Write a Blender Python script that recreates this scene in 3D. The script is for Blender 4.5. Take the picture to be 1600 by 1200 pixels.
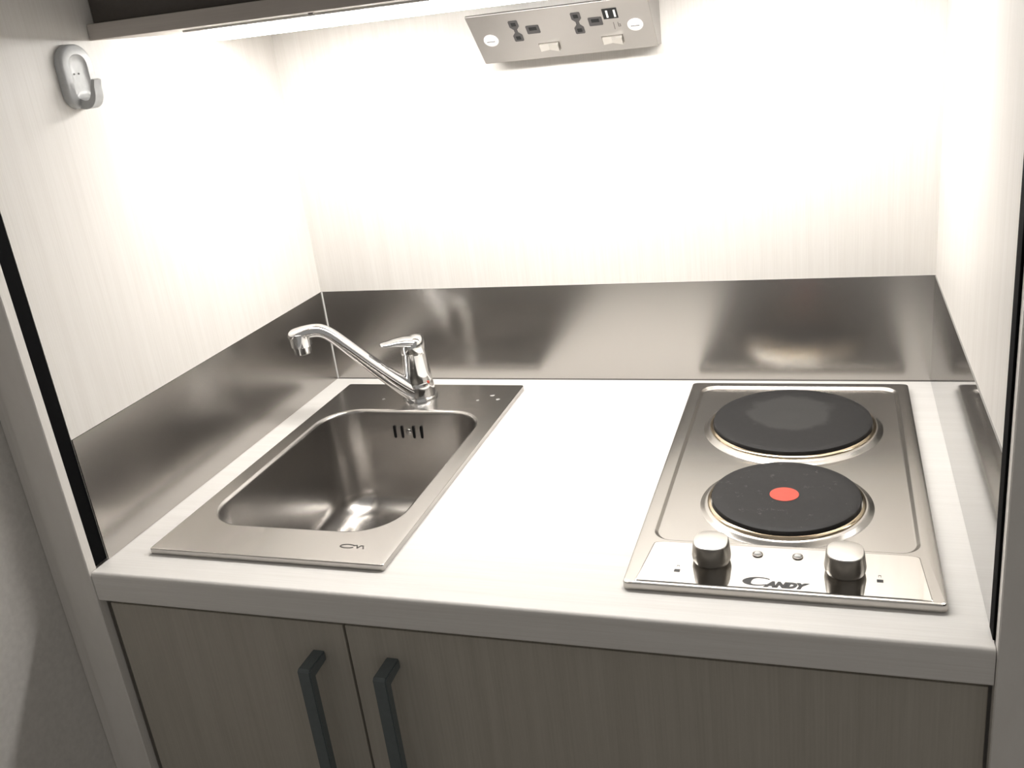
import bpy, bmesh, math, random
from mathutils import Vector, Matrix, Euler

random.seed(4)
S = bpy.context.scene
for o in list(bpy.data.objects):
    bpy.data.objects.remove(o)
C = S.collection

# ------------------------------------------------------------------ camera
cam_d = bpy.data.cameras.new('camera')
cam = bpy.data.objects.new('camera', cam_d)
C.objects.link(cam)
cam.location = (0.78603, -1.28965, 0.51624)
cam.rotation_euler = Euler((1.21241493, 0.11057754, 0.29481225), 'XYZ')
cam_d.sensor_fit = 'HORIZONTAL'
cam_d.sensor_width = 36.0
cam_d.lens = 36.0 * 1466.573 / 1600.0
cam_d.shift_x = (800 - 826.229) / 1600.0
cam_d.shift_y = (584.588 - 600) / 1600.0
cam_d.clip_start = 0.01
S.camera = cam

# ------------------------------------------------------------------ world / exposure
WORLD = 0.28
LAMP = 39.0
w = bpy.data.worlds.new('room_ambient')
S.world = w
w.use_nodes = True
bg = w.node_tree.nodes['Background']
bg.inputs[0].default_value = (1.0, 0.965, 0.92, 1)
bg.inputs[1].default_value = WORLD
S.view_settings.view_transform = 'Standard'
S.view_settings.look = 'None'
S.view_settings.exposure = 0.0
S.view_settings.gamma = 1.0
S.view_settings.use_curve_mapping = False

# ------------------------------------------------------------------ materials
def new_mat(name):
    m = bpy.data.materials.new(name)
    m.use_nodes = True
    return m, m.node_tree.nodes, m.node_tree.links, m.node_tree.nodes['Principled BSDF']

def plain(name, col, rough=0.5, metal=0.0, spec=0.5):
    """plain surface with a faint procedural mottling"""
    m, n, l, b = new_mat(name)
    g = n.new('ShaderNodeNewGeometry')
    t = n.new('ShaderNodeTexNoise'); t.inputs['Scale'].default_value = 160; t.inputs['Detail'].default_value = 3
    l.new(g.outputs['Position'], t.inputs['Vector'])
    r = n.new('ShaderNodeValToRGB')
    r.color_ramp.elements[0].position = 0.3; r.color_ramp.elements[1].position = 0.7
    r.color_ramp.elements[0].color = (*[c * 0.94 for c in col], 1)
    r.color_ramp.elements[1].color = (*[min(1, c * 1.04) for c in col], 1)
    l.new(t.outputs['Fac'], r.inputs['Fac'])
    l.new(r.outputs['Color'], b.inputs['Base Color'])
    b.inputs['Roughness'].default_value = rough
    b.inputs['Metallic'].default_value = metal
    b.inputs['Specular IOR Level'].default_value = spec
    return m

def laminate(name, dark, light, scale, rough=0.45, bump=0.05):
    """pale wood-line laminate; scale = noise frequency per axis (small = along the grain)"""
    m, n, l, b = new_mat(name)
    g = n.new('ShaderNodeNewGeometry')
    mp = n.new('ShaderNodeMapping'); mp.inputs['Scale'].default_value = scale
    l.new(g.outputs['Position'], mp.inputs['Vector'])
    t = n.new('ShaderNodeTexNoise'); t.inputs['Scale'].default_value = 1; t.inputs['Detail'].default_value = 4
    t.inputs['Roughness'].default_value = 0.65
    l.new(mp.outputs['Vector'], t.inputs['Vector'])
    mp2 = n.new('ShaderNodeMapping'); mp2.inputs['Scale'].default_value = [s * 0.13 for s in scale]
    l.new(g.outputs['Position'], mp2.inputs['Vector'])
    t2 = n.new('ShaderNodeTexNoise'); t2.inputs['Scale'].default_value = 1; t2.inputs['Detail'].default_value = 2
    l.new(mp2.outputs['Vector'], t2.inputs['Vector'])
    a = n.new('ShaderNodeMath'); a.operation = 'MULTIPLY_ADD'; a.inputs[1].default_value = 0.4
    l.new(t2.outputs['Fac'], a.inputs[0])
    k = n.new('ShaderNodeMath'); k.operation = 'MULTIPLY'; k.inputs[1].default_value = 0.6
    l.new(t.outputs['Fac'], k.inputs[0]); l.new(k.outputs[0], a.inputs[2])
    r = n.new('ShaderNodeValToRGB')
    r.color_ramp.elements[0].position = 0.33; r.color_ramp.elements[1].position = 0.62
    r.color_ramp.elements[0].color = (*dark, 1); r.color_ramp.elements[1].color = (*light, 1)
    l.new(a.outputs[0], r.inputs['Fac']); l.new(r.outputs['Color'], b.inputs['Base Color'])
    bp = n.new('ShaderNodeBump'); bp.inputs['Strength'].default_value = bump; bp.inputs['Distance'].default_value = 0.001
    l.new(t.outputs['Fac'], bp.inputs['Height']); l.new(bp.outputs['Normal'], b.inputs['Normal'])
    b.inputs['Roughness'].default_value = rough
    return m

def steel(name, col, rough, scale=None, aniso=0.0, tangent=(0, 0, 1), var=0.06, smudge=0.0):
    """brushed stainless steel; scale = brushing frequency per axis"""
    m, n, l, b = new_mat(name)
    b.inputs['Metallic'].default_value = 1.0
    b.inputs['Base Color'].default_value = (*col, 1)
    g = n.new('ShaderNodeNewGeometry')
    if scale:
        mp = n.new('ShaderNodeMapping'); mp.inputs['Scale'].default_value = scale
        l.new(g.outputs['Position'], mp.inputs['Vector'])
        t = n.new('ShaderNodeTexNoise'); t.inputs['Scale'].default_value = 1; t.inputs['Detail'].default_value = 3
        l.new(mp.outputs['Vector'], t.inputs['Vector'])
        s = n.new('ShaderNodeTexNoise'); s.inputs['Scale'].default_value = 14; s.inputs['Detail'].default_value = 5
        l.new(g.outputs['Position'], s.inputs['Vector'])
        mr = n.new('ShaderNodeMapRange'); mr.inputs['To Min'].default_value = rough - var; mr.inputs['To Max'].default_value = rough + var
        l.new(t.outputs['Fac'], mr.inputs['Value'])
        ad = n.new('ShaderNodeMath'); ad.operation = 'MULTIPLY_ADD'; ad.inputs[1].default_value = smudge
        l.new(s.outputs['Fac'], ad.inputs[0]); l.new(mr.outputs['Result'], ad.inputs[2])
        l.new(ad.outputs[0], b.inputs['Roughness'])
    else:
        b.inputs['Roughness'].default_value = rough
    if aniso:
        b.inputs['Anisotropic'].default_value = aniso
        c = n.new('ShaderNodeCombineXYZ')
        for i in range(3): c.inputs[i].default_value = tangent[i]
        l.new(c.outputs[0], b.inputs['Tangent'])
    return m

M = {}
LD, LL = (0.69, 0.66, 0.62), (0.76, 0.735, 0.70)
M['panel_back'] = laminate('pale_laminate_upright_grain_back', LD, LL, (650, 30, 9))
M['panel_side'] = laminate('pale_laminate_upright_grain_side', LD, LL, (30, 650, 9))
M['post'] = laminate('pale_laminate_post', LD, LL, (300, 300, 8))
M['counter'] = laminate('pale_laminate_worktop', (0.72, 0.695, 0.66), (0.80, 0.78, 0.75), (10, 520, 520), rough=0.4)
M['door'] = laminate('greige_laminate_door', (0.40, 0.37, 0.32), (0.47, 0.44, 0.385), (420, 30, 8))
M['shelf'] = laminate('greige_laminate_shelf', (0.44, 0.40, 0.365), (0.50, 0.46, 0.42), (9, 380, 380))
M['recess_shade'] = plain('recess_shade_brown', (0.085, 0.074, 0.064), 0.6)  # shade of the unlit space over the shelf, put into the colour
M['black'] = plain('black_rubber', (0.0025, 0.0025, 0.003), 0.8, 0.0, 0.08)
M['room_wall'] = plain('room_wall_paint', (0.62, 0.60, 0.57), 0.8)
M['floor'] = plain('dark_floor', (0.42, 0.39, 0.35), 0.6)
SC = (0.49, 0.47, 0.448)
M['splash_back'] = steel('brushed_steel_back', SC, 0.23, (2, 2, 1500), 0.45, (0, 0, 1), 0.015, 0.02)
M['splash_side'] = steel('brushed_steel_side', SC, 0.23, (2, 2, 1500), 0.45, (0, 0, 1), 0.015, 0.02)
M['splash_right'] = steel('brushed_steel_right', (0.41, 0.41, 0.405), 0.05, (2, 2, 1500), 0.2, (0, 0, 1), 0.008, 0.01)
M['sink'] = steel('satin_steel_sink', (0.51, 0.492, 0.472), 0.25, (2, 1500, 2), 0.35, (0, 1, 0), 0.015, 0.02)
M['hob'] = steel('satin_steel_hob', (0.56, 0.538, 0.508), 0.24, (2, 1500, 2), 0.3, (0, 1, 0), 0.015, 0.02)
M['polished'] = steel('polished_steel', (0.80, 0.78, 0.75), 0.06)
M['chrome'] = steel('chrome', (0.82, 0.82, 0.82), 0.07)
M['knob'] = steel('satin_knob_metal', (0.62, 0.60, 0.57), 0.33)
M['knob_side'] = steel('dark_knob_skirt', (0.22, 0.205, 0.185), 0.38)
M['ring'] = steel('heat_tinted_trim_ring', (0.72, 0.60, 0.44), 0.16)
M['iron'] = plain('cast_iron_hotplate', (0.030, 0.029, 0.029), 0.5, 0.0, 0.22)
M['red'] = plain('red_enamel_dot', (0.60, 0.085, 0.055), 0.55)
M['socket_steel'] = steel('brushed_socket_steel', (0.38, 0.366, 0.35), 0.30, (8, 900, 900), 0.3, (0, 0.7, 0.7), 0.04, 0.02)
M['outlet'] = plain('dark_grey_outlet_plastic', (0.045, 0.042, 0.042), 0.45)
M['hole'] = plain('black_hole', (0.004, 0.004, 0.004), 0.8)
M['white_plastic'] = plain('white_plastic', (0.72, 0.72, 0.71), 0.35)
M['hook'] = plain('pale_grey_hook_plastic', (0.54, 0.55, 0.55), 0.32)
M['hook_arm'] = plain('hook_arm_plastic', (0.50, 0.51, 0.51), 0.32)
M['handle'] = plain('slate_grey_handle', (0.115, 0.135, 0.14), 0.42)
M['ink'] = plain('dark_printed_ink', (0.03, 0.03, 0.032), 0.5)
M['etch'] = plain('etched_grey_mark', (0.10, 0.09, 0.085), 0.5)
M['lamp_body'] = plain('white_lamp_body', (0.75, 0.74, 0.72), 0.4)
m, n, l, b = new_mat('lamp_diffuser')
b.inputs['Base Color'].default_value = (0.9, 0.9, 0.88, 1)
b.inputs['Emission Color'].default_value = (1.0, 0.98, 0.95, 1)
b.inputs['Emission Strength'].default_value = LAMP
M['diffuser'] = m
M['fleck'] = plain('pale_limescale', (0.42, 0.41, 0.39), 0.5)
# worn, slightly greyer patch where pans stand on the cast iron
def iron_mat(name, cx, cy, r):
    m = M['iron'].copy(); m.name = name
    n, l = m.node_tree.nodes, m.node_tree.links
    b = n['Principled BSDF']
    old = b.inputs['Base Color'].links[0].from_socket
    g = n.new('ShaderNodeNewGeometry')
    sub = n.new('ShaderNodeVectorMath'); sub.operation = 'SUBTRACT'; sub.inputs[1].default_value = (cx, cy, 0.017)
    l.new(g.outputs['Position'], sub.inputs[0])
    ln = n.new('ShaderNodeVectorMath'); ln.operation = 'LENGTH'; l.new(sub.outputs[0], ln.inputs[0])
    t = n.new('ShaderNodeTexNoise'); t.inputs['Scale'].default_value = 45; t.inputs['Detail'].default_value = 4
    l.new(g.outputs['Position'], t.inputs['Vector'])
    md = n.new('ShaderNodeMath'); md.operation = 'MULTIPLY_ADD'; md.inputs[1].default_value = 0.03
    l.new(t.outputs['Fac'], md.inputs[0]); l.new(ln.outputs['Value'], md.inputs[2])
    mr = n.new('ShaderNodeMapRange'); mr.inputs['From Min'].default_value = r; mr.inputs['From Max'].default_value = r + 0.008
    mr.inputs['To Min'].default_value = 1.0; mr.inputs['To Max'].default_value = 0.0
    l.new(md.outputs[0], mr.inputs['Value'])
    mx = n.new('ShaderNodeMix'); mx.data_type = 'RGBA'
    l.new(mr.outputs['Result'], mx.inputs['Factor']); l.new(old, mx.inputs['A'])
    mx.inputs['B'].default_value = (0.050, 0.049, 0.048, 1)
    l.new(mx.outputs['Result'], b.inputs['Base Color'])
    return m
def scuffed(m):
    n, l = m.node_tree.nodes, m.node_tree.links
    b = n['Principled BSDF']; old = b.inputs['Base Color'].links[0].from_socket
    g = n.new('ShaderNodeNewGeometry')
    t = n.new('ShaderNodeTexNoise'); t.inputs['Scale'].default_value = 75; t.inputs['Detail'].default_value = 6; t.inputs['Roughness'].default_value = 0.7
    l.new(g.outputs['Position'], t.inputs['Vector'])
    mr = n.new('ShaderNodeMapRange'); mr.inputs['From Min'].default_value = 0.60; mr.inputs['From Max'].default_value = 0.72
    l.new(t.outputs['Fac'], mr.inputs['Value'])
    mx = n.new('ShaderNodeMix'); mx.data_type = 'RGBA'
    l.new(mr.outputs['Result'], mx.inputs['Factor']); l.new(old, mx.inputs['A']); mx.inputs['B'].default_value = (0.13, 0.125, 0.12, 1)
    l.new(mx.outputs['Result'], b.inputs['Base Color'])
    return m
M['iron_scuffed'] = scuffed(M['iron'].copy()); M['iron_scuffed'].name = 'cast_iron_scuffed'
M['iron_worn'] = iron_mat('cast_iron_worn', 0.733, -0.152, 0.062)

# ------------------------------------------------------------------ helpers
def finish(bm, smooth_deg=None):
    bmesh.ops.remove_doubles(bm, verts=bm.verts, dist=1e-6)
    bmesh.ops.recalc_face_normals(bm, faces=bm.faces)

def obj(name, bm, mat, parent=None, smooth=None, origin=None, weighted=False):
    """link a bmesh (world coordinates) as one mesh object"""
    finish(bm)
    if parent is not None:
        org = Vector((0, 0, 0)); p = parent
        while p is not None:
            org += p.location; p = p.parent
    else:
        xs = [v.co for v in bm.verts]
        org = Vector(origin) if origin else Vector(((min(v.x for v in xs) + max(v.x for v in xs)) / 2,
              (min(v.y for v in xs) + max(v.y for v in xs)) / 2, min(v.z for v in xs)))
    for v in bm.verts: v.co -= org
    me = bpy.data.meshes.new(name)
    bm.to_mesh(me); bm.free()
    me.materials.append(M[mat] if isinstance(mat, str) else mat)
    if smooth is not None:
        me.shade_smooth()
        me.set_sharp_from_angle(angle=math.radians(smooth))
    o = bpy.data.objects.new(name, me)
    C.objects.link(o)
    if weighted:
        wn = o.modifiers.new('weighted', 'WEIGHTED_NORMAL'); wn.keep_sharp = True; wn.weight = 100
    if parent is not None: o.parent = parent
    else: o.location = org
    return o

def thing(name, label, cat, loc, group=None):
    o = bpy.data.objects.new(name, None)
    C.objects.link(o)
    o.empty_display_size = 0.02
    o.location = loc
    tag(o, label, cat, group)
    return o

def tag(o, label, cat, group=None):
    o['label'] = label; o['category'] = cat
    if group: o['group'] = group
    return o

def struct(o, label=None):
    o['kind'] = 'structure'
    if label: o['label'] = label
    return o

def box(x0, x1, y0, y1, z0, z1, bev=0.0, seg=2, bm=None):
    bm = bm or bmesh.new()
    r = bmesh.ops.create_cube(bm, size=1.0)
    for v in r['verts']:
        v.co = Vector(((x0 + x1) / 2 + v.co.x * (x1 - x0), (y0 + y1) / 2 + v.co.y * (y1 - y0), (z0 + z1) / 2 + v.co.z * (z1 - z0)))
    if bev:
        es = {e for v in r['verts'] for e in v.link_edges}
        bmesh.ops.bevel(bm, geom=list(es), offset=bev, segments=seg, affect='EDGES', profile=0.5)
    return bm

def prism(poly, ax, a0, a1, bm=None):
    """extrude a 2D polygon: ax='z' poly=(x,y); ax='x' poly=(y,z); ax='y' poly=(x,z)"""
    bm = bm or bmesh.new()
    def P(p, a):
        return {'z': (p[0], p[1], a), 'x': (a, p[0], p[1]), 'y': (p[0], a, p[1])}[ax]
    A = [bm.verts.new(P(p, a0)) for p in poly]; B = [bm.verts.new(P(p, a1)) for p in poly]
    k = len(poly)
    bm.faces.new(A); bm.faces.new(B[::-1])
    for i in range(k): bm.faces.new((A[i], A[(i + 1) % k], B[(i + 1) % k], B[i]))
    return bm

def loft(rings, cap0=True, cap1=True, bm=None):
    bm = bm or bmesh.new()
    R = [[bm.verts.new(p) for p in r] for r in rings]
    k = len(R[0])
    for a, b_ in zip(R, R[1:]):
        for i in range(k):
            bm.faces.new((a[i], a[(i + 1) % k], b_[(i + 1) % k], b_[i]))
    if cap0: bm.faces.new(R[0][::-1])
    if cap1: bm.faces.new(R[-1])
    return bm

def rrect(x0, x1, y0, y1, r, z, seg=8):
    """rounded rectangle ring, constant vertex count; r scalar or (bl, br, tr, tl)"""
    rr = r if isinstance(r, (tuple, list)) else (r,) * 4
    pts = []
    for (cx, cy, a0, q) in ((x0, y0, 180, rr[0]), (x1, y0, 270, rr[1]), (x1, y1, 0, rr[2]), (x0, y1, 90, rr[3])):
        q = max(q, 1e-4)
        ox = cx + q if cx == x0 else cx - q
        oy = cy + q if cy == y0 else cy - q
        for i in range(seg + 1):
            a = math.radians(a0 + 90 * i / seg)
            pts.append((ox + q * math.cos(a), oy + q * math.sin(a), z))
    return pts

def circle(cx, cy, r, z, k=48):
    return [(cx + r * math.cos(2 * math.pi * i / k), cy + r * math.sin(2 * math.pi * i / k), z) for i in range(k)]

def lathe(cx, cy, prof, k=48, cap0=True, cap1=True):
    return loft([circle(cx, cy, r, z, k) for r, z in prof], cap0, cap1)

def tube(path, radii, k=20, flat=1.0, up=Vector((0, 0, 1))):
    """tapered tube along a list of points; flat squashes it along `up`"""
    P = [Vector(p) for p in path]; rings = []
    for i, p in enumerate(P):
        d = (P[min(i + 1, len(P) - 1)] - P[max(i - 1, 0)]).normalized()
        s = d.cross(up).normalized(); u = s.cross(d).normalized()
        f = flat[i] if isinstance(flat, (list, tuple)) else flat
        rings.append([tuple(p + s * radii[i] * math.cos(2 * math.pi * j / k) + u * radii[i] * f * math.sin(2 * math.pi * j / k)) for j in range(k)])
    return loft(rings)

def smooth_path(pts, n=8):
    """Catmull-Rom through points (tuples of any length)"""
    out = []
    for i in range(len(pts) - 1):
        p0, p1, p2, p3 = pts[max(i - 1, 0)], pts[i], pts[i + 1], pts[min(i + 2, len(pts) - 1)]
        for j in range(n):
            t = j / n
            out.append(tuple(0.5 * ((2 * b_) + (c - a) * t + (2 * a - 5 * b_ + 4 * c - d) * t * t + (3 * b_ - a - 3 * c + d) * t ** 3)
                             for a, b_, c, d in zip(p0, p1, p2, p3)))
    out.append(tuple(pts[-1]))
    return out

def xform(bm, mat):
    bmesh.ops.transform(bm, matrix=mat, verts=bm.verts)
    return bm

def text_bm(body, size, shear=0.0, offset=0.0, extrude=0.00015, sx=1.0):
    cu = bpy.data.curves.new('lettering', 'FONT')
    cu.body = body; cu.size = size; cu.shear = shear; cu.offset = offset; cu.extrude = extrude
    cu.resolution_u = 3
    o = bpy.data.objects.new('lettering_source', cu); C.objects.link(o)
    dg = bpy.context.evaluated_depsgraph_get()
    me = bpy.data.meshes.new_from_object(o.evaluated_get(dg))
    bm = bmesh.new(); bm.from_mesh(me)
    for v in bm.verts: v.co.x *= sx
    bpy.data.objects.remove(o); bpy.data.meshes.remove(me); bpy.data.curves.remove(cu)
    return bm

# ------------------------------------------------------------------ dimensions (metres); z = 0 is the worktop surface
W, D = 0.9128, 0.588
H = 0.1495
Z0, Z1 = -0.90, 1.15

# ------------------------------------------------------------------ structure
struct(obj('wall_back', box(-0.04, W + 0.04, 0.0, 0.018, Z0, Z1), 'panel_back'), 'pale wood-line back panel of the kitchen niche')
side = [(0, 0), (-0.040, 0), (-0.040, -0.589), (-0.039, -0.590), (-0.001, -0.590), (0, -0.589), (0, -0.578), (-0.011, -0.578), (-0.011, -0.559), (0, -0.559)]
wl = struct(obj('wall_left', prism(side, 'z', Z0, Z1), 'panel_side'), 'pale wood-line left side panel of the kitchen niche')
wr = struct(obj('wall_right', prism([(W - x, y) for x, y in side][::-1], 'z', Z0, Z1), 'panel_side'), 'pale wood-line right side panel of the kitchen niche')
obj('channel_seal', box(-0.0109, -0.0003, -0.5779, -0.5591, 0.002, Z1, 0.0008), 'black', wl)
obj('channel_seal', box(W - 0.0022, W + 0.0109, -0.5779, -0.5591, 0.002, Z1, 0.0008), 'black', wr)
struct(obj('trim_1', box(-0.060, -0.0402, -0.585, -0.56, Z0, Z1, 0.001), 'post'), 'narrow filler strip between niche and room wall')
struct(obj('wall_room_left', box(-0.16, -0.0602, -3.2, -0.56, Z0, 1.6), 'room_wall'), 'painted room wall beside the kitchen niche')
struct(obj('wall_room_right', box(W + 0.0402, 3.2, -0.575, -0.50, Z0, 1.6), 'room_wall'), 'painted room wall right of the kitchen niche')
struct(obj('floor', box(-0.06, 3.2, -3.2, 0.0, Z0 - 0.05, Z0), 'floor'), 'dark floor of the room')

# shelf over the niche; dark sheet added above stands in for the unlit recess
shelf = obj('overhead_shelf', box(0.0005, W - 0.0005, -0.374, -0.0005, 0.551, 0.568, 0.0008), 'shelf')
tag(shelf, 'pale wood-line shelf board spanning the niche above the worktop', 'shelf')
dp = obj('recess_shade_panel', box(0.001, W - 0.001, -0.362, -0.345, 0.5685, Z1 - 0.01, 0.001), 'recess_shade')
tag(dp, 'added dark brown sheet standing in for the unlit recess above the overhead shelf', 'shade panel')

# ------------------------------------------------------------------ under-shelf lamp
lamp = thing('under_shelf_lamp', 'slim white strip lamp glowing under the overhead shelf', 'lamp', (W / 2, -0.2, 0.551))
obj('lamp_housing', box(0.030, W - 0.030, -0.172, -0.150, 0.5440, 0.551, 0.0015), 'lamp_body', lamp)
obj('diffuser', box(0.045, W - 0.045, -0.225, -0.1725, 0.5385, 0.5508, 0.003), 'diffuser', lamp)
obj('cable_trunking', box(0.085, W - 0.06, -0.323, -0.318, 0.5487, 0.551, 0.0005), 'lamp_body', lamp)
for x in (0.2636, 0.66):
    obj('screw', lathe(x, -0.347, [(0.0032, 0.551), (0.0030, 0.5496), (0.0015, 0.5492)], 16), 'etch', lamp)

# ------------------------------------------------------------------ splashbacks
t = 0.0015
o = obj('splashback', box(0.0, W, -t, 0, 0.0004, H), 'splash_back')
tag(o, 'brushed steel splashback along the back panel behind sink and hob', 'splashback')
obj('corner_bead', box(t, t + 0.0013, -t - 0.0010, -t, 0.0006, H), 'white_plastic', o)
obj('sealant', box(t, W - t, -t - 0.0010, -t, 0.0001, 0.0013), 'etch', o)
o = obj('splashback', box(0.0, t, -0.5588, -t, 0.0004, H), 'splash_side')
tag(o, 'brushed steel splashback on the left panel beside the sink', 'splashback')
o = obj('splashback', prism([(-0.5588, 0.0004), (-t, 0.0004), (-t, H), (-0.5588, 0.162)], 'x', W - t, W), 'splash_right')
tag(o, 'brushed steel splashback on the right panel beside the hob', 'splashback')

# ------------------------------------------------------------------ worktop with the sink cut-out
SX0, SX1, SY0, SY1 = 0.0461, 0.3405, -0.5425, -0.0430       # sink deck
def worktop():
    r, zt, zb = 0.0050, 0.0, -0.0365
    xs = [0.0006, SX0 + 0.008, SX1 - 0.008, 0.62, 0.85, W - 0.0006]
    ys = [-D + r, SY0 + 0.008, SY1 - 0.008, -0.0005]
    bm = bmesh.new()
    top = {(i, j): bm.verts.new((x, y, zt)) for i, x in enumerate(xs) for j, y in enumerate(ys)}
    bot = {(i, j): bm.verts.new((x, y, zb)) for i, x in enumerate(xs) for j, y in enumerate(ys)}
    cells = {(i, j) for i in range(len(xs) - 1) for j in range(len(ys) - 1)} - {(1, 1)}
    for i, j in cells:
        q = [(i, j), (i + 1, j), (i + 1, j + 1), (i, j + 1)]
        bm.faces.new([top[k] for k in q]); bm.faces.new([bot[k] for k in q][::-1])
        for (a, b_, nb) in ((q[1], q[2], (i + 1, j)), (q[2], q[3], (i, j + 1)), (q[3], q[0], (i - 1, j)), (q[0], q[1], (i, j - 1))):
            if nb not in cells and nb[1] >= 0:
                bm.faces.new((top[b_], top[a], bot[a], bot[b_]))
    # rounded nosing along the front
    prof = [(-D + r - r * math.sin(math.radians(a)), zt - r + r * math.cos(math.radians(a))) for a in range(18, 91, 18)]
    prof += [(-D + 0.003 - 0.003 * math.cos(math.radians(a)), zb + 0.003 - 0.003 * math.sin(math.radians(a))) for a in range(0, 91, 30)]
    cols = []
    for i, x in enumerate(xs):
        cols.append([top[(i, 0)]] + [bm.verts.new((x, y, z)) for y, z in prof] + [bot[(i, 0)]])
    for a, b_ in zip(cols, cols[1:]):
        for k in range(len(a) - 1):
            bm.faces.new((a[k], a[k + 1], b_[k + 1], b_[k]))
    bm.faces.new(cols[0]); bm.faces.new(cols[-1][::-1])
    return bm
o = obj('worktop', worktop(), 'counter', smooth=35, weighted=True)
tag(o, 'white wood-line laminate worktop with rounded front edge holding sink and hob', 'worktop')

# ------------------------------------------------------------------ base cabinet
DY = -0.580
cab = thing('base_cabinet', 'greige laminate base cabinet with two doors under the worktop', 'cabinet', (W / 2, -0.3, Z0))
bm = box(0.0008, 0.0168, -0.561, -0.02, Z0 + 0.10, -0.0368)
box(W - 0.0168, W - 0.0008, -0.561, -0.02, Z0 + 0.10, -0.0368, bm=bm)
box(0.0168, W - 0.0168, -0.561, -0.02, Z0 + 0.10, Z0 + 0.116, bm=bm)
box(0.0168, W - 0.0168, -0.561, -0.54, -0.052, -0.0368, bm=bm)
box(0.0168, W - 0.0168, -0.034, -0.02, Z0 + 0.116, -0.16, bm=bm)
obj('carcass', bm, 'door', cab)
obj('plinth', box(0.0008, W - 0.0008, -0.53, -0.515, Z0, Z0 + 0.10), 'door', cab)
def handle(xc):
    y0, y1 = DY, DY - 0.034
    zt, zb, wd, th = -0.079, -0.262, 0.0075, 0.008
    pts = [(y0, zt), (y1 + 0.003, zt), (y1, zt - 0.003), (y1, zb + 0.003), (y1 + 0.003, zb), (y0, zb),
           (y0, zb + th + 0.003), (y1 + th, zb + th + 0.003), (y1 + th, zt - th - 0.003), (y0, zt - th - 0.003)]
    bm = prism(pts, 'x', xc - wd, xc + wd)
    bmesh.ops.bevel(bm, geom=[e for e in bm.edges if abs(e.verts[0].co.x - e.verts[1].co.x) < 1e-6], offset=0.0012, segments=2, affect='EDGES')
    return bm
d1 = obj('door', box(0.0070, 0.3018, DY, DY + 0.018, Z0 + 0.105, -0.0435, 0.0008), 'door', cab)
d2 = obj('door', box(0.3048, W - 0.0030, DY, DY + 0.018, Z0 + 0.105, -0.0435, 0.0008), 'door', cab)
for d, xc in ((d1, 0.2670), (d2, 0.3535)):
    h = obj('handle', handle(xc), 'handle', d, smooth=40); h['label'] = 'slate grey bar handle'

# ------------------------------------------------------------------ sink
sink = thing('inset_sink', 'rectangular satin steel inset sink with rounded bowl left of the hob', 'sink', ((SX0 + SX1) / 2, (SY0 + SY1) / 2, 0))
BX0, BX1, BY0, BY1 = 0.0700, 0.3165, -0.4800, -0.1440
def bowl_ring(ins, z, r): return rrect(BX0 + ins, BX1 - ins, BY0 + ins, BY1 - ins, r, z, 10)
ZT = 0.0075
rings = [rrect(SX0, SX1, SY0, SY1, 0.003, 0.0004, 10), rrect(SX0, SX1, SY0, SY1, 0.003, ZT - 0.0012, 10),
         rrect(SX0 + 0.0004, SX1 - 0.0004, SY0 + 0.0004, SY1 - 0.0004, 0.003, ZT - 0.0004, 10),
         rrect(SX0 + 0.0012, SX1 - 0.0012, SY0 + 0.0012, SY1 - 0.0012, 0.003, ZT, 10),
         bowl_ring(-0.0035, ZT, 0.0585)]
for a in range(15, 91, 15):
    rings.append(bowl_ring(-0.0035 + 0.0055 * math.sin(math.radians(a)), ZT - 0.0055 * (1 - math.cos(math.radians(a))), 0.0585 - 0.0055 * math.sin(math.radians(a))))
DEP, FR = -0.150, 0.032
rings.append(bowl_ring(0.0035, -0.03, 0.0525))
rings.append(bowl_ring(0.0080, DEP + FR, 0.050))
for a in range(15, 91, 15):
    s_, c_ = math.sin(math.radians(a)), math.cos(math.radians(a))
    rings.append(bowl_ring(0.0080 + FR * (1 - c_), DEP + FR * (1 - s_), max(0.050 - FR * (1 - c_), 0.018)))
rings.append(bowl_ring(0.10, DEP - 0.002, 0.012))
obj('basin', loft(rings, cap0=False), 'sink', sink, smooth=50, weighted=True)
dr = obj('drain', lathe(0.193, -0.335, [(0.042, DEP - 0.001), (0.042, DEP + 0.0006), (0.038, DEP + 0.0012), (0.032, DEP - 0.0003), (0.004, DEP - 0.0005)], 36), 'chrome', sink, smooth=40)
for x in (0.1680, 0.1800, 0.1985, 0.2110):
    bm = loft([rrect(x - 0.0021, x + 0.0021, -0.0360, -0.0160, 0.0025, 0, 4), rrect(x - 0.0021, x + 0.0021, -0.0360, -0.0160, 0.0025, 0.001, 4)])
    for v in bm.verts: v.co = Vector((v.co.x, -0.1472 - v.co.z, v.co.y))
    obj('overflow_slot', bm, 'hole', sink)
bm = lathe(0.19, 0.026, [(0.0048, 0), (0.0044, 0.0012), (0.0018, 0.0018)], 20)
for v in bm.verts: v.co = Vector((v.co.x, -0.1472 - v.co.z, -v.co.y))
obj('screw', bm, 'chrome', sink, smooth=40)
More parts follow.
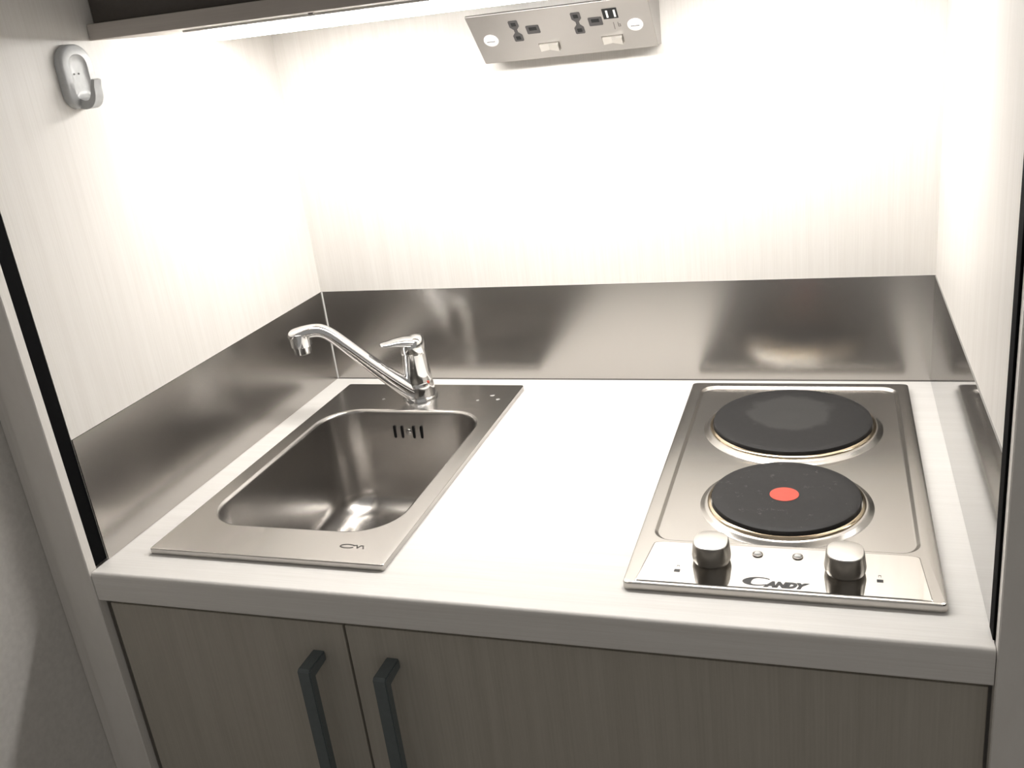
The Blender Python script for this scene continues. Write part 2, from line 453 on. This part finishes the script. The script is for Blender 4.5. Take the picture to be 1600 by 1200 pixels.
# engraved maker's mark: a loop, then a zigzag
def stroke(pts, wd, z, h=0.0002):
    bm = bmesh.new()
    for a, b_ in zip(pts, pts[1:]):
        a, b_ = Vector(a), Vector(b_); d = (b_ - a).normalized(); s_ = Vector((-d.y, d.x)) * wd / 2
        a2, b2 = a - d * wd * .3, b_ + d * wd * .3
        q = [a2 - s_, b2 - s_, b2 + s_, a2 + s_]
        prism([tuple(p) for p in q], 'z', z, z + h, bm)
    return bm
loop = [(0.2830 + 0.0085 * math.cos(math.radians(a)), -0.5110 + 0.0036 * math.sin(math.radians(a))) for a in range(30, 331, 25)]
bm = stroke(loop, 0.0015, ZT)
mk = [(0.2900, -0.5090), (0.2935, -0.5085), (0.2960, -0.5135), (0.2985, -0.5085), (0.3010, -0.5088), (0.3035, -0.5140)]
bm2 = stroke(mk, 0.0016, ZT)
tmp = bpy.data.meshes.new('tmp'); bm2.to_mesh(tmp); bm2.free(); bm.from_mesh(tmp); bpy.data.meshes.remove(tmp)
obj('maker_mark', bm, 'etch', sink)

# dried water flecks on the sink deck
for x, y, r, lab in [(0.305, -0.086, 0.0034, 'largest pale dried water fleck on the sink deck right of the tap'), (0.318, -0.100, 0.0030, 'pale dried water fleck nearest the right edge of the sink deck'),
                     (0.288, -0.104, 0.0022, 'small pale dried water fleck between tap and right sink corner'), (0.135, -0.104, 0.0024, 'pale dried water fleck on the sink deck left of the tap')]:
    k = 14
    def blob(q, z): return [(x + q * (1 + 0.25 * math.sin(3 * i * 2 * math.pi / k + x * 99)) * math.cos(2 * math.pi * i / k), y + 0.9 * q * (1 + 0.2 * math.sin(2 * i * 2 * math.pi / k + y * 70)) * math.sin(2 * math.pi * i / k), z) for i in range(k)]
    tag(obj('water_fleck', loft([blob(r, ZT + 0.0001), blob(r * 0.95, ZT + 0.0003), blob(r * 0.5, ZT + 0.0005)]), 'fleck', smooth=60), lab, 'water fleck', 'dried water flecks on the sink deck')

# ------------------------------------------------------------------ mixer tap
TX, TY = 0.1930, -0.0950
tap = thing('mixer_tap', 'chrome single-lever mixer tap with long spout on the sink deck', 'tap', (TX, TY, ZT))
obj('base_ring', lathe(TX, TY, [(0.0262, ZT), (0.0262, ZT + 0.003), (0.0245, ZT + 0.0055), (0.0225, ZT + 0.006)], 40), 'chrome', tap, smooth=40)
bd = obj('body', lathe(TX, TY, [(0.0232, ZT + 0.006), (0.0230, 0.022), (0.0218, 0.034), (0.0212, 0.036), (0.0214, 0.0375), (0.0202, 0.05), (0.0190, 0.065), (0.0180, 0.080)], 40), 'chrome', tap, smooth=40)
bm = lathe(TX + 0.0203, TY - 0.0085, [(0.0016, 0.0345), (0.0016, 0.0375)], 10)
m_ = obj('temperature_dot', bm, 'red', bd)
ends = [(0.1900, -0.1020, 0.0175), (0.1760, -0.1120, 0.0330), (0.1500, -0.1290, 0.0660), (0.1180, -0.1490, 0.1080),
        (0.1010, -0.1590, 0.1290), (0.0900, -0.1650, 0.1385), (0.0790, -0.1700, 0.1410), (0.0640, -0.1760, 0.1400), (0.0510, -0.1810, 0.1380), (0.0455, -0.1830, 0.1360)]
rad = [0.0160, 0.0152, 0.0140, 0.0128, 0.0124, 0.0122, 0.0124, 0.0136, 0.0128, 0.0060]
fl = [0.95, 0.92, 0.85, 0.8, 0.78, 0.76, 0.74, 0.66, 0.60, 0.6]
pp = smooth_path([(*e, r, f) for e, r, f in zip(ends, rad, fl)], 6)
sp = obj('spout', tube([p[:3] for p in pp], [p[3] for p in pp], 24, [p[4] for p in pp]), 'chrome', tap, smooth=50)
NX, NY = 0.0600, -0.1775
obj('aerator', lathe(NX, NY, [(0.0120, 0.1420), (0.0148, 0.1400), (0.0150, 0.137), (0.0148, 0.1205), (0.0124, 0.1195), (0.0120, 0.1100), (0.0100, 0.1090)], 32), 'chrome', sp, smooth=40)
# lever head: a cap around the body top that runs out into a short flat lever
bm = lathe(TX, TY, [(0.0184, 0.0795), (0.0190, 0.082), (0.0190, 0.0925), (0.0180, 0.0985), (0.0140, 0.1035), (0.0060, 0.1060)], 40)
for v in bm.verts:      # the cap leans up towards the back right
    if v.co.z > 0.09:
        v.co.z += (v.co.x - TX) * 0.14 + (v.co.y - TY) * 0.10
lv = obj('lever_cap', bm, 'chrome', tap, smooth=50)
la = smooth_path([(0.1950, -0.0950, 0.0960, 0.0165, 0.60), (0.1850, -0.1045, 0.0995, 0.0155, 0.52), (0.1750, -0.1130, 0.1015, 0.0130, 0.44), (0.1670, -0.1195, 0.1015, 0.0112, 0.38), (0.1600, -0.1250, 0.1020, 0.0088, 0.38), (0.1570, -0.1275, 0.1022, 0.0030, 0.5)], 5)
obj('lever', tube([p[:3] for p in la], [p[3] for p in la], 20, [p[4] for p in la]), 'chrome', lv, smooth=50)

# ------------------------------------------------------------------ hob
HX0, HX1, HY0, HY1 = 0.5935, 0.8810, -0.5420, -0.0315
hob = thing('electric_hob', 'satin steel two-plate electric hob set in the worktop', 'hob', ((HX0 + HX1) / 2, (HY0 + HY1) / 2, 0))
ZR, ZP = 0.0090, 0.0052
PX0, PX1, PY0, PY1 = 0.6085, 0.8660, -0.4620, -0.0450
def hr(i, z, r): return rrect(HX0 + i, HX1 - i, HY0 + i, HY1 - i, r, z, 8)
def pr_(i, z, r): return rrect(PX0 + i, PX1 - i, PY0 + i, PY1 - i, r, z, 8)
rings = [hr(0, 0.0004, 0.006), hr(0, ZR - 0.003, 0.006), hr(0.0008, ZR - 0.001, 0.006), hr(0.003, ZR, 0.006),
         pr_(-0.001, ZR, 0.021), pr_(0.0006, ZR - 0.0006, 0.02), pr_(0.0030, ZP + 0.0007, 0.018), pr_(0.0048, ZP, 0.017), pr_(0.10, ZP, 0.01)]
obj('base_plate', loft(rings, cap0=False), 'hob', hob, smooth=40, weighted=True)
# control strip: polished, raised a hair, wider towards the front
cp = [(0.6125, -0.4660), (0.8635, -0.4660), (0.8690, -0.5390), (0.6055, -0.5390)]
def strip_ring(ins, z):
    (ax, ay), (bx, by), (cx, cy), (dx, dy) = cp
    base = rrect(0, 1, 0, 1, (0.01, 0.01, 0.05, 0.05), z, 6)
    out = []
    for u, v_, _ in base:
        x0_, x1_ = dx + (ax - dx) * v_ + ins, cx + (bx - cx) * v_ - ins
        out.append((x0_ + (x1_ - x0_) * u, (dy + ins) + (ay - dy - 2 * ins) * v_, z))
    return out
ctl = obj('control_panel', loft([strip_ring(0, ZR - 0.0004), strip_ring(0.0004, ZR + 0.0003), strip_ring(0.0012, ZR + 0.0006)], cap0=False), 'polished', hob, smooth=8)
ZC = ZR + 0.0006
def plate(cx, cy, R, mat):
    obj('pressed_collar', lathe(cx, cy, [(R + 0.0125, ZP + 0.0001), (R + 0.0110, ZP + 0.0008), (R + 0.0085, ZP + 0.0030), (R + 0.0060, ZP + 0.0046), (R + 0.0025, ZP + 0.0044)], 72, False, True), 'hob', hob, smooth=50)
    hp = obj('hotplate', lathe(cx, cy, [(R - 0.001, ZP + 0.004), (R, 0.0150), (R - 0.0006, 0.0168), (R - 0.0025, 0.0176), (R - 0.012, 0.0172), (R * 0.34, 0.0170), (R * 0.31, 0.0167), (R * 0.1, 0.0166)], 72), mat, hob, smooth=30)
    obj('trim_ring', lathe(cx, cy, [(R + 0.0046, ZP + 0.004), (R + 0.0044, 0.0108), (R + 0.0032, 0.0118), (R + 0.0012, 0.0126), (R + 0.0008, 0.0100)], 72, False, False), 'ring', hp, smooth=50)
    return hp
P1 = plate(0.7355, -0.1715, 0.0960, 'iron_worn'); P1['label'] = 'large plain dark hotplate'
P2 = plate(0.7370, -0.3705, 0.0775, 'iron_scuffed'); P2['label'] = 'small dark hotplate with red centre dot'
obj('red_dot', lathe(0.7360, -0.3700, [(0.0152, 0.0166), (0.0152, 0.01705), (0.0145, 0.0172), (0.002, 0.0172)], 36), 'red', P2)
def knob(cx, cy):
    def ring(a, b_, e, z, k=40):
        out = []
        for i in range(k):
            th = 2 * math.pi * i / k; c_, s_ = math.cos(th), math.sin(th)
            out.append((cx + a * math.copysign(abs(c_) ** e, c_), cy + b_ * math.copysign(abs(s_) ** e, s_), z))
        return out
    # skirt is round at the base, the grip is pinched in at left and right
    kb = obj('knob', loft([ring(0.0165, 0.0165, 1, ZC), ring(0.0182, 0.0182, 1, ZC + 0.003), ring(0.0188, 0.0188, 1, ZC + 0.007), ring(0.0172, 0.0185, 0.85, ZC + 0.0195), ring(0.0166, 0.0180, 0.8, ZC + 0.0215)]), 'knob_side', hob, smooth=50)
    obj('knob_cap', loft([ring(0.0166, 0.0180, 0.8, ZC + 0.0215), ring(0.0160, 0.0174, 0.8, ZC + 0.0224), ring(0.0120, 0.0130, 0.8, ZC + 0.0232), ring(0.004, 0.0045, 0.9, ZC + 0.0234)]), 'knob', kb, smooth=40)
knob(0.6735, -0.4960)
knob(0.7965, -0.5010)
for x in (0.7160, 0.7535):
    bm = lathe(x, -0.4810, [(0.0052, ZC), (0.0050, ZC + 0.0010), (0.0040, ZC + 0.0012), (0.0036, ZC + 0.0007), (0.0012, ZC + 0.0022)], 24)
    il = obj('indicator_light', bm, 'knob_side', ctl, smooth=40)
    obj('lens', lathe(x, -0.4810, [(0.0036, ZC + 0.0008), (0.0030, ZC + 0.0020), (0.0012, ZC + 0.0027)], 20), 'white_plastic', il, smooth=50)
# printed maker's name on the control strip
def letter_c(x0, x1, y0, y1):
    bm = bmesh.new(); V = []
    cx, cy, a, b_ = (x0 + x1) / 2, (y0 + y1) / 2, (x1 - x0) / 2, (y1 - y0) / 2
    k = 30
    for i in range(k + 1):
        th = math.radians(42 + (318 - 42) * i / k)
        wgt = math.sin(math.pi * i / k) ** 1.6
        ox, oy = cx + a * math.cos(th), cy + b_ * math.sin(th)
        q = 1 - (0.07 + 0.42 * wgt)
        ix, iy = cx + a * 0.12 * wgt + a * q * math.cos(th), cy + b_ * (1 - 0.16 - 0.06 * wgt) * math.sin(th)
        sh = 0.25
        V.append([bm.verts.new((ox + (oy - cy) * sh, oy, ZC)), bm.verts.new((ix + (iy - cy) * sh, iy, ZC)),
                  bm.verts.new((ix + (iy - cy) * sh, iy, ZC + 0.0002)), bm.verts.new((ox + (oy - cy) * sh, oy, ZC + 0.0002))])
    for p, q in zip(V, V[1:]):
        for i in range(4): bm.faces.new((p[i], p[(i + 1) % 4], q[(i + 1) % 4], q[i]))
    bm.faces.new(V[0]); bm.faces.new(V[-1][::-1])
    return bm
bm = letter_c(0.7055, 0.7325, -0.5340, -0.5200)
tb = text_bm('ANDY', 0.0115, shear=0.35, offset=0.0010, extrude=0.0001, sx=1.28)
xm = max(v.co.x for v in tb.verts); x_ = min(v.co.x for v in tb.verts)
for v in tb.verts: v.co = Vector((0.7245 + (v.co.x - x_) * (0.7655 - 0.7245) / (xm - x_), -0.5342 + v.co.y, ZC + 0.0001 + v.co.z))
tmp = bpy.data.meshes.new('tmp'); tb.to_mesh(tmp); tb.free(); bm.from_mesh(tmp); bpy.data.meshes.remove(tmp)
o = obj('maker_lettering', bm, 'ink', ctl); o['label'] = 'dark printed lettering CANDY'
for x, y in ((0.6430, -0.5180), (0.8265, -0.5130)):
    obj('position_mark', box(x - 0.0028, x + 0.0028, y - 0.0022, y + 0.0022, ZC, ZC + 0.0002), 'ink', ctl)
    obj('position_mark', stroke([(x - 0.001, y + 0.006), (x - 0.001, y + 0.009), (x + 0.001, y + 0.009), (x + 0.001, y + 0.006)], 0.0004, ZC), 'etch', ctl)

# ------------------------------------------------------------------ angled double socket under the shelf
th = 0.7829
c0 = Vector((0.45448, -0.06003, 0.50038))
ew, en = Vector((0, -math.sin(th), math.cos(th))), Vector((0, -math.cos(th), -math.sin(th)))
PM = Matrix(((1, ew.x, en.x, c0.x), (0, ew.y, en.y, c0.y), (0, ew.z, en.z, c0.z), (0, 0, 0, 1)))
def flat(bm): return xform(bm, PM)
sock = thing('socket_unit', 'wedge-shaped steel double power socket with USB ports on the back panel', 'socket', (c0.x, 0, 0.4700))
PW, PH = 0.1176, 0.0430
back = [(-0.0880, 0.5325), (-0.0275, 0.4720), (0, 0.4720), (0, 0.5325)]
obj('housing', prism(back, 'x', c0.x - PW + 0.004, c0.x + PW - 0.001), 'socket_steel', sock)
fp = obj('face_plate', flat(loft([rrect(-PW, PW, -PH, PH, 0.002, -0.0022, 4), rrect(-PW, PW, -PH, PH, 0.002, -0.0006, 4), rrect(-PW + 0.0007, PW - 0.0007, -PH + 0.0007, PH - 0.0007, 0.002, 0, 4)])), 'socket_steel', sock)
for u in (-0.0954, 0.0954):
    s_ = obj('screw', flat(lathe(u, -0.0008, [(0.0098, 0), (0.0096, 0.0014), (0.0075, 0.0022), (0.002, 0.0025)], 32)), 'white_plastic', fp, smooth=40)
    obj('screw_slot', flat(box(u - 0.0055, u + 0.0055, -0.0014, -0.0002, 0.0021, 0.0026)), 'etch', s_)
def outlet(u, w0):
    """two pin holes joined by a waist, the earth hole beside them"""
    prof = [(-0.0052, 0.0180), (0.0052, 0.0180), (0.0062, 0.0165), (0.0062, 0.0075), (0.0022, 0.0025), (0.0022, -0.0025), (0.0062, -0.0075),
            (0.0062, -0.0165), (0.0052, -0.0180), (-0.0052, -0.0180), (-0.0062, -0.0165), (-0.0062, -0.0075), (-0.0022, -0.0025), (-0.0022, 0.0025), (-0.0062, 0.0075), (-0.0062, 0.0165)]
    a = obj('outlet', flat(prism([(u + p, w0 + q) for p, q in prof], 'z', 0.0, 0.0005)), 'outlet', fp)
    for q in (0.0118, -0.0118):
        obj('pin_hole', flat(box(u - 0.0030, u + 0.0030, w0 + q - 0.0028, w0 + q + 0.0028, 0.0005, 0.0008)), 'hole', a)
    e = obj('earth_outlet', flat(loft([rrect(u + 0.0140, u + 0.0315, w0 - 0.0075, w0 + 0.0065, 0.0015, 0, 3), rrect(u + 0.0140, u + 0.0315, w0 - 0.0075, w0 + 0.0065, 0.0015, 0.0005, 3)])), 'outlet', fp)
    obj('pin_hole', flat(box(u + 0.0178, u + 0.0278, w0 - 0.0015, w0 + 0.0038, 0.0005, 0.0008)), 'hole', e)
outlet(-0.0578, 0.0106)
outlet(0.0244, 0.0120)
def rocker(u0, u1, w0, w1):
    pr = [(u0, 0.0), (u1, 0.0), (u1, 0.0055), (u0 + (u1 - u0) * 0.45, 0.0012), (u0, 0.0030)]
    bm = bmesh.new()
    A = [bm.verts.new((p[0], w0, p[1])) for p in pr]; B = [bm.verts.new((p[0], w1, p[1])) for p in pr]
    bm.faces.new(A); bm.faces.new(B[::-1])
    for i in range(5): bm.faces.new((A[i], A[(i + 1) % 5], B[(i + 1) % 5], B[i]))
    return bm
for u in (-0.0340, 0.0500):
    rk = obj('rocker_switch', flat(rocker(u, u + 0.0255, -0.0275, -0.0165)), 'knob', fp)
    obj('switch_surround', flat(box(u - 0.0012, u + 0.0267, -0.0287, -0.0153, 0.0, 0.0004)), 'knob_side', rk)
usb = obj('usb_block', flat(box(0.0585, 0.0770, 0.0135, 0.0300, 0, 0.0006)), 'hole', fp)
for u in (0.0640, 0.0735):
    obj('usb_tongue', flat(box(u - 0.0012, u + 0.0012, 0.0160, 0.0275, 0.0006, 0.0010)), 'white_plastic', usb)
obj('usb_symbol', flat(stroke([(0.0690, 0.0065), (0.0690, -0.0050)], 0.0008, 0.0)), 'etch', fp)
obj('usb_symbol', flat(stroke([(0.0745, 0.0060), (0.0745, -0.0010), (0.0770, -0.0010), (0.0770, 0.0025), (0.0745, 0.0025)], 0.0008, 0.0)), 'etch', fp)

# ------------------------------------------------------------------ adhesive hook on the left panel
hk = thing('wall_hook', 'pale grey plastic adhesive hook on the left panel by the shelf', 'hook', (0, -0.411, 0.483))
def side_ring(y0, y1, z0, z1, r, x, seg=8):
    return [(x, p[0], p[1]) for p in rrect(y0, y1, z0, z1, r, 0, seg)]
YA, YB, ZA, ZB = -0.4360, -0.3880, 0.4825, 0.5490
RT, RB = 0.0225, 0.0170
def hring(i, x): return side_ring(YA + i, YB - i, ZA + i, ZB - i, (max(RB - i, .002), max(RB - i, .002), max(RT - i, .002), max(RT - i, .002)), x)
obj('hook_plate', loft([hring(0, 0.0002), hring(0, 0.0065), hring(0.0008, 0.0082), hring(0.0030, 0.0092), hring(0.0105, 0.0092), hring(0.0120, 0.0072), hring(0.0180, 0.0068)], cap0=True), 'hook', hk, smooth=50)
# arm: leaves the foot of the plate, runs out from the wall and curls up
arm = smooth_path([(0.0070, 0.4885), (0.0150, 0.4860), (0.0220, 0.4880), (0.0265, 0.4950), (0.0280, 0.5040), (0.0305, 0.5110)], 6)
bm = bmesh.new(); up, lo = [], []
for i, p in enumerate(arm):
    a, b_ = Vector(arm[max(i - 1, 0)]), Vector(arm[min(i + 1, len(arm) - 1)]); d = (b_ - a).normalized(); nn = Vector((-d.y, d.x))
    th_ = 0.0052 - 0.0034 * i / (len(arm) - 1)
    up.append((p[0] + nn.x * th_, p[1] + nn.y * th_)); lo.append((p[0] - nn.x * th_, p[1] - nn.y * th_))
rings = []
for (ux, uz), (lx, lz), i in zip(up, lo, range(len(up))):
    hw = 0.0075 - 0.0025 * i / len(up)
    yc = -0.4150
    rings.append([(ux, yc - hw, uz), (ux, yc + hw, uz), (lx, yc + hw, lz), (lx, yc - hw, lz)])
obj('hook_arm', loft(rings), 'hook_arm', hk, smooth=40)
for y in (-0.4185, -0.4115):
    bm = lathe(y, 0.5185, [(0.0010, 0.0068), (0.0010, 0.0075)], 10)
    for v in bm.verts: v.co = Vector((v.co.z, v.co.x, v.co.y))
    obj('vent_hole', bm, 'etch', hk)
